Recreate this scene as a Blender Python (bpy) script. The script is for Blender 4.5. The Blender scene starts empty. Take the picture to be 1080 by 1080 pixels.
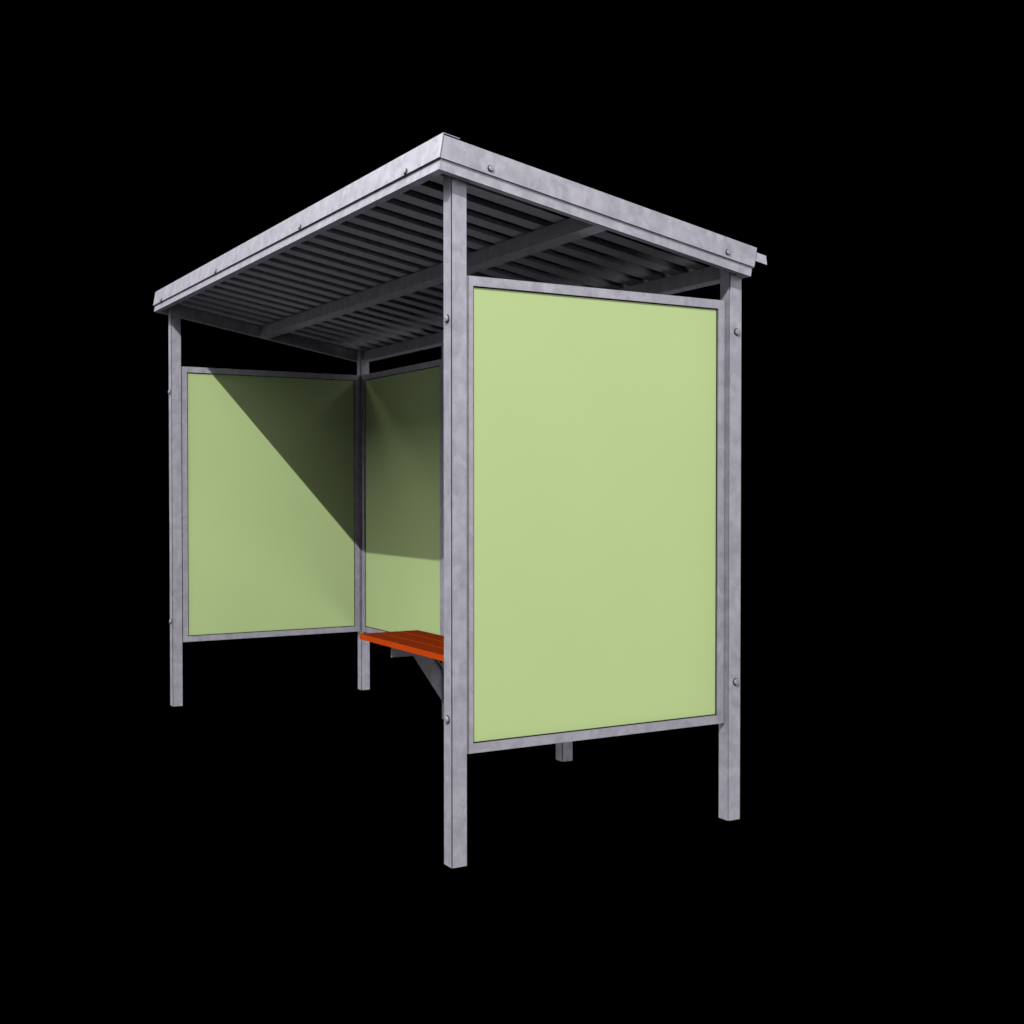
import bpy, bmesh, math
from mathutils import Vector, Matrix

scene = bpy.context.scene
COL = scene.collection
rad = math.radians

# ------------------------------------------------------------------ dimensions (metres)
W = 0.0588                      # square post width
L = 3.7351                      # overall length along the open front
D = 1.2849                      # overall depth, front post face to back post face
S = 0.17646                     # roof slope, falls towards the back
RZ = 2.5038                     # top front edge of the roof edging
OX, OY, OYB = 0.0621, 0.0615, 0.0475
ZT, ZB = 2.0184, 0.4184         # sheet panel clear opening
U = Vector((0, math.cos(S), -math.sin(S)))      # down the roof slope
N = Vector((0, math.sin(S), math.cos(S)))       # square to the roof
O = Vector((0, -OY, RZ))
RW = D + OY + OYB               # roof depth along the slope
XR, XL = OX, -(L + OX)


def roof_pt(x, u, h):
    """point on the sloping roof: x along the front, u down the slope, h below the roof top"""
    return Vector((x, 0, 0)) + O + U * u - N * h


# ------------------------------------------------------------------ materials
def new_mat(name):
    m = bpy.data.materials.new(name)
    m.use_nodes = True
    nt = m.node_tree
    return m, nt, nt.nodes['Principled BSDF']


def galvanised(name, base=(0.395, 0.384, 0.432), metallic=0.25, rough=0.5, contrast=0.95):
    m, nt, b = new_mat(name)
    nd, lk = nt.nodes, nt.links
    geo = nd.new('ShaderNodeNewGeometry')
    mp = nd.new('ShaderNodeMapping'); mp.inputs['Scale'].default_value = (0.8, 0.8, 0.7)
    lk.new(geo.outputs['Position'], mp.inputs['Vector'])
    warp = nd.new('ShaderNodeTexNoise'); warp.inputs['Scale'].default_value = 11; warp.inputs['Detail'].default_value = 3
    lk.new(mp.outputs[0], warp.inputs['Vector'])
    add = nd.new('ShaderNodeMixRGB'); add.blend_type = 'ADD'; add.inputs[0].default_value = 0.05
    lk.new(mp.outputs[0], add.inputs[1]); lk.new(warp.outputs['Color'], add.inputs[2])
    n1 = nd.new('ShaderNodeTexNoise'); n1.inputs['Scale'].default_value = 24; n1.inputs['Detail'].default_value = 4
    n1.inputs['Roughness'].default_value = 0.55; n1.inputs['Distortion'].default_value = 0.15
    lk.new(add.outputs[0], n1.inputs['Vector'])
    v = nd.new('ShaderNodeTexVoronoi'); v.inputs['Scale'].default_value = 40
    lk.new(add.outputs[0], v.inputs['Vector'])
    n2 = nd.new('ShaderNodeTexNoise'); n2.inputs['Scale'].default_value = 120; n2.inputs['Detail'].default_value = 2
    lk.new(geo.outputs['Position'], n2.inputs['Vector'])
    sep = nd.new('ShaderNodeSeparateColor'); lk.new(v.outputs['Color'], sep.inputs[0])
    m1 = nd.new('ShaderNodeMath'); m1.operation = 'MULTIPLY_ADD'; m1.inputs[1].default_value = 0.22
    lk.new(sep.outputs[0], m1.inputs[0]); lk.new(n1.outputs['Fac'], m1.inputs[2])
    m2 = nd.new('ShaderNodeMath'); m2.operation = 'MULTIPLY_ADD'; m2.inputs[1].default_value = 0.16
    lk.new(n2.outputs['Fac'], m2.inputs[0]); lk.new(m1.outputs[0], m2.inputs[2])
    cr = nd.new('ShaderNodeValToRGB')
    k = contrast
    cr.color_ramp.elements[0].position = 0.44
    cr.color_ramp.elements[1].position = 0.94
    cr.color_ramp.elements[0].color = (base[0] * (1 - .17 * k), base[1] * (1 - .17 * k), base[2] * (1 - .15 * k), 1)
    cr.color_ramp.elements[1].color = (base[0] * (1 + .24 * k), base[1] * (1 + .24 * k), base[2] * (1 + .24 * k), 1)
    lk.new(m2.outputs[0], cr.inputs[0]); lk.new(cr.outputs[0], b.inputs['Base Color'])
    rr = nd.new('ShaderNodeMapRange')
    rr.inputs['From Min'].default_value = 0.35; rr.inputs['From Max'].default_value = 0.95
    rr.inputs['To Min'].default_value = rough + 0.05; rr.inputs['To Max'].default_value = rough - 0.05
    lk.new(m2.outputs[0], rr.inputs['Value']); lk.new(rr.outputs[0], b.inputs['Roughness'])
    bp = nd.new('ShaderNodeBump'); bp.inputs['Strength'].default_value = 0.03; bp.inputs['Distance'].default_value = 0.002
    lk.new(m2.outputs[0], bp.inputs['Height']); lk.new(bp.outputs[0], b.inputs['Normal'])
    b.inputs['Metallic'].default_value = metallic
    return m


def plain(name, col, rough, var=0.04, scale=3.0, bump=0.0, spec=0.2):
    m, nt, b = new_mat(name)
    nd, lk = nt.nodes, nt.links
    geo = nd.new('ShaderNodeNewGeometry')
    n1 = nd.new('ShaderNodeTexNoise'); n1.inputs['Scale'].default_value = scale; n1.inputs['Detail'].default_value = 5
    lk.new(geo.outputs['Position'], n1.inputs['Vector'])
    cr = nd.new('ShaderNodeValToRGB')
    cr.color_ramp.elements[0].position = 0.3; cr.color_ramp.elements[1].position = 0.7
    cr.color_ramp.elements[0].color = (*[c * (1 - var) for c in col], 1)
    cr.color_ramp.elements[1].color = (*[c * (1 + var) for c in col], 1)
    lk.new(n1.outputs['Fac'], cr.inputs[0]); lk.new(cr.outputs[0], b.inputs['Base Color'])
    b.inputs['Roughness'].default_value = rough
    b.inputs['Specular IOR Level'].default_value = spec
    if bump:
        bp = nd.new('ShaderNodeBump'); bp.inputs['Strength'].default_value = bump; bp.inputs['Distance'].default_value = 0.001
        lk.new(n1.outputs['Fac'], bp.inputs['Height']); lk.new(bp.outputs[0], b.inputs['Normal'])
    return m


M_STEEL = galvanised('galvanised_steel')
M_SHEET = galvanised('galvanised_roof_sheet', contrast=0.6)
M_BOLT = galvanised('zinc_plated_bolt', base=(0.34, 0.33, 0.36), metallic=0.3, rough=0.45, contrast=0.4)
M_GREEN = plain('pale_green_panel', (0.47, 0.60, 0.265), 0.5, var=0.015, scale=1.6)
M_RUBBER = plain('black_rubber', (0.012, 0.013, 0.011), 0.7)
M_ORANGE = plain('orange_red_plank', (0.50, 0.055, 0.0025), 0.7, var=0.05, scale=18, bump=0.05, spec=0.06)
M_PLANK_TOP = plain('brown_red_plank_top', (0.175, 0.021, 0.0022), 0.75, var=0.12, scale=22, bump=0.08, spec=0.04)  # darker tone put into the colour of the planks' upward faces


# ------------------------------------------------------------------ mesh helpers
def link(name, bm, mat, parent=None, bevel=0.0, origin=None, smooth=False):
    if bevel:
        edges = [e for e in bm.edges if len(e.link_faces) == 2 and e.calc_face_angle(0) > rad(50)]
        bmesh.ops.bevel(bm, geom=edges, offset=bevel, segments=2, affect='EDGES', profile=0.5)
    bmesh.ops.recalc_face_normals(bm, faces=bm.faces[:])
    if origin is not None:
        bmesh.ops.translate(bm, verts=bm.verts[:], vec=-Vector(origin))
    me = bpy.data.meshes.new(name)
    bm.to_mesh(me); bm.free()
    me.materials.append(mat)
    if smooth:
        for p in me.polygons: p.use_smooth = True
    o = bpy.data.objects.new(name, me)
    COL.objects.link(o)
    if origin is not None: o.location = origin
    if parent is not None:
        o.parent = parent
        if origin is not None: o.location = Vector(origin) - world_loc(parent)
    return o


def world_loc(o):
    v = Vector(o.location); p = o.parent
    while p is not None:
        v += Vector(p.location); p = p.parent
    return v


def hexa(bm, c):
    """solid from eight corner points: four of one end then four of the other"""
    v = [bm.verts.new(p) for p in c]
    for f in ((0, 1, 2, 3), (7, 6, 5, 4), (0, 4, 5, 1), (1, 5, 6, 2), (2, 6, 7, 3), (3, 7, 4, 0)):
        bm.faces.new([v[i] for i in f])


def box(bm, x0, x1, y0, y1, z0, z1):
    hexa(bm, [(x0, y0, z0), (x1, y0, z0), (x1, y1, z0), (x0, y1, z0),
              (x0, y0, z1), (x1, y0, z1), (x1, y1, z1), (x0, y1, z1)])


def rbox(bm, x0, x1, u0, u1, h0, h1):
    """box in the sloping frame of the roof"""
    p = lambda x, u, h: roof_pt(x, u, h)
    hexa(bm, [p(x0, u0, h1), p(x1, u0, h1), p(x1, u1, h1), p(x0, u1, h1),
              p(x0, u0, h0), p(x1, u0, h0), p(x1, u1, h0), p(x0, u1, h0)])


def bolt_bm(r, h):
    """dark sealing washer, six sided collar and a flat round head with eased rim, standing on z = 0"""
    bm = bmesh.new()
    wz = 0.0022
    bmesh.ops.create_cone(bm, cap_ends=True, segments=32, radius1=r * 1.22, radius2=r * 1.18, depth=wz,
                          matrix=Matrix.Translation((0, 0, wz / 2)))
    for f in bm.faces: f.material_index = 1
    prof = [(r, wz), (r, h * .72), (r * .93, h * .9), (r * .80, h), (r * .4, h * 1.03), (0.0008, h * 1.04)]
    n, rings = 24, []
    for rr, zz in prof:
        rings.append([bm.verts.new((rr * math.cos(2 * math.pi * i / n), rr * math.sin(2 * math.pi * i / n), zz)) for i in range(n)])
    for p, q in zip(rings, rings[1:]):
        for i in range(n):
            bm.faces.new((p[i], p[(i + 1) % n], q[(i + 1) % n], q[i]))
    bm.faces.new(rings[-1])
    return bm


def add_bolt(name, pos, normal, parent, r=0.0122, h=0.010):
    bm = bolt_bm(r, h)
    q = Vector((0, 0, 1)).rotation_difference(Vector(normal).normalized()).to_matrix().to_4x4()
    bmesh.ops.transform(bm, matrix=Matrix.Translation(pos) @ q, verts=bm.verts[:])
    o = link(name, bm, M_BOLT, parent, origin=pos)
    o.data.materials.append(M_RUBBER)
    return o


# ------------------------------------------------------------------ the shelter
root = bpy.data.objects.new('bus_shelter', None)
COL.objects.link(root)
root.location = (-L / 2, D / 2, 0)
root.empty_display_size = 0.5
root['label'] = 'galvanised steel bus shelter with pale green wall panels, sloping corrugated roof and orange-red bench'
root['category'] = 'bus shelter'

# posts -------------------------------------------------------------
BAY = (L - W) / 3


def make_post(x1, y0):
    """square tube; x1 is its right face, y0 its front face"""
    bm = bmesh.new()
    zf = roof_pt(0, 0, 0).z - (y0 - roof_pt(0, 0, 0).y) * math.tan(S) - 0.0595 / math.cos(S)
    zb = zf - W * math.tan(S)
    x0, y1 = x1 - W, y0 + W
    zt = lambda y: zf + (zb - zf) * (y - y0) / W
    c, dp = 0.0029, 0.0085                       # slit added along the front right corner, shaped to read as a dark line
    sec = [(x0, y0), (x1 - c, y0), (x1 - c - dp, y0 + dp), (x1 - dp, y0 + c + dp), (x1, y0 + c), (x1, y1), (x0, y1)]
    lo = [bm.verts.new((x, y, 0)) for x, y in sec]
    hi = [bm.verts.new((x, y, zt(y))) for x, y in sec]
    for i in range(len(sec)):
        j = (i + 1) % len(sec)
        bm.faces.new((lo[i], lo[j], hi[j], hi[i]))
    bm.faces.new(list(reversed(lo))); bm.faces.new(hi)
    return link('post', bm, M_STEEL, root, bevel=0.0008, origin=(x1 - W / 2, y0 + W / 2, 0))


post_fr = make_post(0, 0)
post_fl = make_post(-L + W, 0)
post_br = make_post(0, D - W)
post_bl = make_post(-L + W, D - W)
post_m1 = make_post(-BAY, D - W)
post_m2 = make_post(-2 * BAY, D - W)
for z in (1.897, 0.512):
    add_bolt('bolt', (-W / 2, -.0003, z), (0, -1, 0), post_fr)
    add_bolt('bolt', (-L + W / 2, -.0003, z), (0, -1, 0), post_fl)
for z in (1.929, 0.548):
    add_bolt('bolt', (.0003, D - W / 2 + 0.006, z), (1, 0, 0), post_br)
    add_bolt('bolt', (-L - .0003, D - W / 2 + 0.006, z), (-1, 0, 0), post_bl)
    add_bolt('bolt', (-W / 2, D + .0003, z - 0.034), (0, 1, 0), post_br)
    add_bolt('bolt', (-L + W / 2, D + .0003, z - 0.034), (0, 1, 0), post_bl)

# wall panels: tube frame with a flat green sheet set into it ----------
FR = 0.0334
GAP = 0.006
INS = 0.0221
FD = 0.030


def wall_panel(along, a0, a1, c0):
    """along 'x' or 'y'; a0..a1 clear space between posts, c0 lower face of the frame across"""
    a0 += GAP; a1 -= GAP
    v = FR - 0.0014

    def put(bm, p0, p1, z0, z1, d0, d1):
        if along == 'y': box(bm, d0, d1, p0, p1, z0, z1)
        else: box(bm, p0, p1, d0, d1, z0, z1)
    bm = bmesh.new()
    d0, d1 = c0, c0 + FD
    # one closed ring: outer and inner rectangles
    ring = []
    for dd in (d0, d1):
        for (p, z) in ((a0, ZB - FR), (a1, ZB - FR), (a1, ZT + FR), (a0, ZT + FR)):
            ring.append(bm.verts.new((dd, p, z) if along == 'y' else (p, dd, z)))
        for (p, z) in ((a0 + v, ZB), (a1 - v, ZB), (a1 - v, ZT), (a0 + v, ZT)):
            ring.append(bm.verts.new((dd, p, z) if along == 'y' else (p, dd, z)))
    o0, i0, o1, i1 = ring[0:4], ring[4:8], ring[8:12], ring[12:16]
    for k in range(4):
        j = (k + 1) % 4
        bm.faces.new((o0[k], o0[j], i0[j], i0[k]))
        bm.faces.new((o1[k], i1[k], i1[j], o1[j]))
        bm.faces.new((o0[k], o1[k], o1[j], o0[j]))
        bm.faces.new((i0[k], i0[j], i1[j], i1[k]))
    mid = (a0 + a1) / 2
    org = ((d0 + d1) / 2, mid, ZB - FR) if along == 'y' else (mid, (d0 + d1) / 2, ZB - FR)
    f = link('panel_frame', bm, M_STEEL, root, bevel=0.0018, origin=org)
    bm = bmesh.new()
    cm = (d0 + d1) / 2
    put(bm, a0 + v - .004, a1 - v + .004, ZB - .004, ZT + .004, cm - .006, cm + .006)
    link('green_sheet', bm, M_GREEN, f, origin=org)
    bm = bmesh.new()
    g, sd = 0.0042, 0.0085
    A0, A1, B0, B1 = a0 + v + .0002, a1 - v - .0002, ZB + .0002, ZT - .0002
    for (s0, s1) in ((cm - sd, cm - .0062), (cm + .0062, cm + sd)):
        put(bm, A0, A1, B0, B0 + g, s0, s1); put(bm, A0, A1, B1 - g, B1, s0, s1)
        put(bm, A0, A0 + g, B0 + g + .0001, B1 - g - .0001, s0, s1); put(bm, A1 - g, A1, B0 + g + .0001, B1 - g - .0001, s0, s1)
    link('rubber_seal', bm, M_RUBBER, f, origin=org)
    return f


wall_panel('y', W, D - W, -INS - FD)
wall_panel('y', W, D - W, -L + INS)
for k in range(3):
    wall_panel('x', -L + W + k * BAY, -L + (k + 1) * BAY, D - INS - FD)

# roof ---------------------------------------------------------------
HS, HB = 0.0575, 0.1204         # beam top and underside below the roof top
E = 0.009                       # frame set in behind the edging
BW = 0.030


def beam(x0, x1, u0, u1, bev=0.0025):
    bm = bmesh.new()
    rbox(bm, x0, x1, u0, u1, HS, HB)
    return link('roof_beam', bm, M_STEEL, root, bevel=bev, origin=roof_pt((x0 + x1) / 2, (u0 + u1) / 2, HB))


def mitred(x0, x1, u0, u1, front):
    """front or side beam with the near corner cut at 45 degrees"""
    return beam(x0, x1, u0, u1)


bx0, bx1 = XL + E, XR - E
ub = RW - 0.044
beam(bx0, bx1, E, E + BW)                                   # front
beam(bx0, bx0 + BW, E + BW + .0006, ub - .0006)             # left
beam(bx1 - BW, bx1, E + BW + .0006, ub - .0006)             # right
beam(bx0, bx1, ub, RW - 0.003)                                  # back
beam(bx0 + BW + .0006, bx1 - BW - .0006, 0.664, 0.724)      # middle

# trapezoidal roof sheet, ribs running down the slope
H_LO, H_HI, TH = 0.0565, 0.0185, 0.0009
PITCH = 0.1565
pts = [(0.0585, H_LO), (0.046, H_HI)]
g1 = -0.0199                     # left edge of the rib nearest the right end
k = 0
while True:
    xl = g1 - k * PITCH
    if xl - 0.09 < XL + 0.02: break
    pts += [(xl + 0.010, H_HI), (xl, H_LO), (xl - 0.0815, H_LO), (xl - 0.0915, H_HI)]
    k += 1
pts += [(XL + 0.012, H_HI), (XL + 0.0045, H_LO)]
bm = bmesh.new()
u0, u1 = 0.006, 1.458
top, bot = [], []
for (x, h) in pts:
    top.append((bm.verts.new(roof_pt(x, u0, h - TH)), bm.verts.new(roof_pt(x, u1, h - TH))))
    bot.append((bm.verts.new(roof_pt(x, u0, h)), bm.verts.new(roof_pt(x, u1, h))))
for i in range(len(pts) - 1):
    bm.faces.new((top[i][0], top[i][1], top[i + 1][1], top[i + 1][0]))
    bm.faces.new((bot[i][0], bot[i + 1][0], bot[i + 1][1], bot[i][1]))
    for e in (0, 1):
        bm.faces.new((top[i][e], top[i + 1][e], bot[i + 1][e], bot[i][e]))
for i in (0, len(pts) - 1):
    bm.faces.new((top[i][0], bot[i][0], bot[i][1], top[i][1]))
sheet = link('corrugated_roof_sheet', bm, M_SHEET, root, origin=roof_pt(-L / 2, RW / 2, H_LO))

# sheet metal edging round the roof
T = 0.0022
bm = bmesh.new()                                              # front: face and top flange in one bent strip
prof = [(0, 0.0849), (0, 0.0), (0.064, 0.0), (0.064, T), (T, T), (T, 0.0849)]
vs = [[bm.verts.new(roof_pt(x, u, h - 0.0015)) for (u, h) in prof] for x in (XL, XR)]
for i in range(6):
    j = (i + 1) % 6
    bm.faces.new((vs[0][i], vs[0][j], vs[1][j], vs[1][i]))
bm.faces.new(vs[0]); bm.faces.new(list(reversed(vs[1])))
edge_front = link('roof_edging', bm, M_STEEL, root, bevel=0.0006, origin=roof_pt(-L / 2, 0, 0.0849))
edges = []
for sx, xo in ((1, XR), (-1, XL)):
    bm = bmesh.new()
    prof = [(0, 0.0835), (0, 0.006), (0.030, 0.006), (0.030, 0.006 + T), (T, 0.006 + T), (T, 0.0835)]
    vs = [[bm.verts.new(roof_pt(xo - sx * dx, u, h)) for (dx, h) in prof] for u in (T + .0028, RW)]
    for i in range(6):
        j = (i + 1) % 6
        bm.faces.new((vs[0][i], vs[0][j], vs[1][j], vs[1][i]))
    bm.faces.new(vs[0]); bm.faces.new(list(reversed(vs[1])))
    edges.append(link('roof_edging', bm, M_STEEL, root, bevel=0.0006, origin=roof_pt(xo, RW / 2, 0.0835)))
for x in (-0.205, -1.268, -2.505, -3.61):
    add_bolt('screw', roof_pt(x, -.0003, 0.0735), -U, edge_front, r=0.0098, h=0.008)
for u in (0.195, 1.255):
    add_bolt('screw', roof_pt(XR + .0003, u, 0.0625), (1, 0, 0), edges[0], r=0.0098, h=0.008)
    add_bolt('screw', roof_pt(XL - .0003, u, 0.0625), (-1, 0, 0), edges[1], r=0.0098, h=0.008)

# bench: three planks carried on two angle brackets bolted to the middle back posts
bm = bmesh.new()
BX0, BX1 = -2.805, -0.931
y = 0.845
for k in range(3):
    box(bm, BX0, BX1, y, y + 0.1187, 0.449, 0.480)
    y += 0.1257
bench = link('bench', bm, M_ORANGE, root, bevel=0.004, origin=((BX0 + BX1) / 2, 1.03, 0.449))
bench.data.materials.append(M_PLANK_TOP)
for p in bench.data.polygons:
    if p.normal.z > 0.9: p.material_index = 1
bench['label'] = 'orange-red plank bench with darker seat faces'
for xc in (-BAY - W / 2, -2 * BAY - W / 2):
    yb = D - W - .0006
    bm = bmesh.new()
    t = 0.006
    box(bm, xc, xc + t, 0.895, yb, 0.378, 0.4484)                       # arm web
    box(bm, xc + t, xc + 0.030, 0.895, yb, 0.4424, 0.4484)              # arm flange under the planks
    # brace: flat web with a turned edge
    a, b_, c, dd = (1.031, 0.3774), (yb, 0.0875), (yb, 0.262), (1.150, 0.3774)
    hexa(bm, [(xc, *a), (xc + t, *a), (xc + t, *b_), (xc, *b_), (xc, *dd), (xc + t, *dd), (xc + t, *c), (xc, *c)])
    e1, e2 = (1.144, 0.3772), (yb, 0.2695)
    hexa(bm, [(xc + t, *e1), (xc + .03, *e1), (xc + .03, *e2), (xc + t, *e2),
              (xc + t, e1[0] + .0085, e1[1]), (xc + .03, e1[0] + .0085, e1[1]), (xc + .03, e2[0], e2[1] + .008), (xc + t, e2[0], e2[1] + .008)])
    link('bench_bracket', bm, M_STEEL, bench, origin=(xc, yb, 0.378))

# ------------------------------------------------------------------ camera
cam = bpy.data.cameras.new('camera')
cam.sensor_width = 36
cam.lens = 36 * 1303.3 / 1080
cam.clip_start = 0.05; cam.clip_end = 200
co = bpy.data.objects.new('camera', cam)
COL.objects.link(co)
co.location = (3.78165, -1.94179, 1.30841)
co.rotation_euler = (math.pi / 2 - 0.01806, 0, 1.0475)
scene.camera = co

# ------------------------------------------------------------------ light: a black studio, one hard key lamp and large soft lamps
w = bpy.data.worlds.new('World')
scene.world = w
w.use_nodes = True
w.node_tree.nodes['Background'].inputs[0].default_value = (0, 0, 0, 1)
w.node_tree.nodes['Background'].inputs[1].default_value = 0


def aim(o, target):
    o.rotation_euler = (Vector(target) - Vector(o.location)).to_track_quat('-Z', 'Y').to_euler()


def area(name, loc, target, size, power, col=(1, 1, 1)):
    l = bpy.data.lights.new(name, 'AREA')
    l.shape = 'RECTANGLE'; l.size, l.size_y = size
    l.energy = power; l.color = col
    o = bpy.data.objects.new(name, l); COL.objects.link(o)
    o.location = loc; aim(o, target)
    return o


tgt = Vector((-1.6, 0.5, 1.2))
kl = bpy.data.lights.new('key_lamp', 'SPOT')
kl.spot_size = rad(24); kl.spot_blend = 0.15
kl.energy = 20000; kl.shadow_soft_size = 0.05
ko = bpy.data.objects.new('key_lamp', kl); COL.objects.link(ko)
ko.location = (11.8, -11.3, 15.05); aim(ko, tgt)

CEN = Vector((-1.5, 0.6, 1.2))


def soft(az, el, power, size=4.0, dist=10.0):
    """large soft lamp standing round the shelter: bearing and height angle in degrees"""
    v = Vector((math.cos(rad(az)) * math.cos(rad(el)), math.sin(rad(az)) * math.cos(rad(el)), math.sin(rad(el))))
    return area('soft_lamp', CEN + v * dist, CEN, (size, size), power, (0.98, 0.97, 1.0))


soft(210, 45, 420, 5)      # high, front left
soft(270, 45, 520, 5)      # high, front
soft(60, 45, 120)          # high, behind right
soft(0, 14, 175, 3)        # right end, a little above the eye
soft(30, 25, 85)          # behind right
soft(214, 2, 38, 9)        # low, front left
soft(250, 5, 108, 9)        # low, front
soft(345, 4, 62, 3)        # low, front right
soft(60, -40, 190)         # low, behind right
area('soft_lamp', (-4.2, 1, -6.4), CEN, (4, 4), 90, (0.98, 0.97, 1.0))     # from below left: lifts the undersides

cy = scene.cycles
cy.max_bounces = 2; cy.diffuse_bounces = 0; cy.glossy_bounces = 0
scene.render.film_transparent = False
vs_ = scene.view_settings
vs_.view_transform = 'Standard'; vs_.look = 'None'; vs_.exposure = 0; vs_.gamma = 1
vs_.use_curve_mapping = False
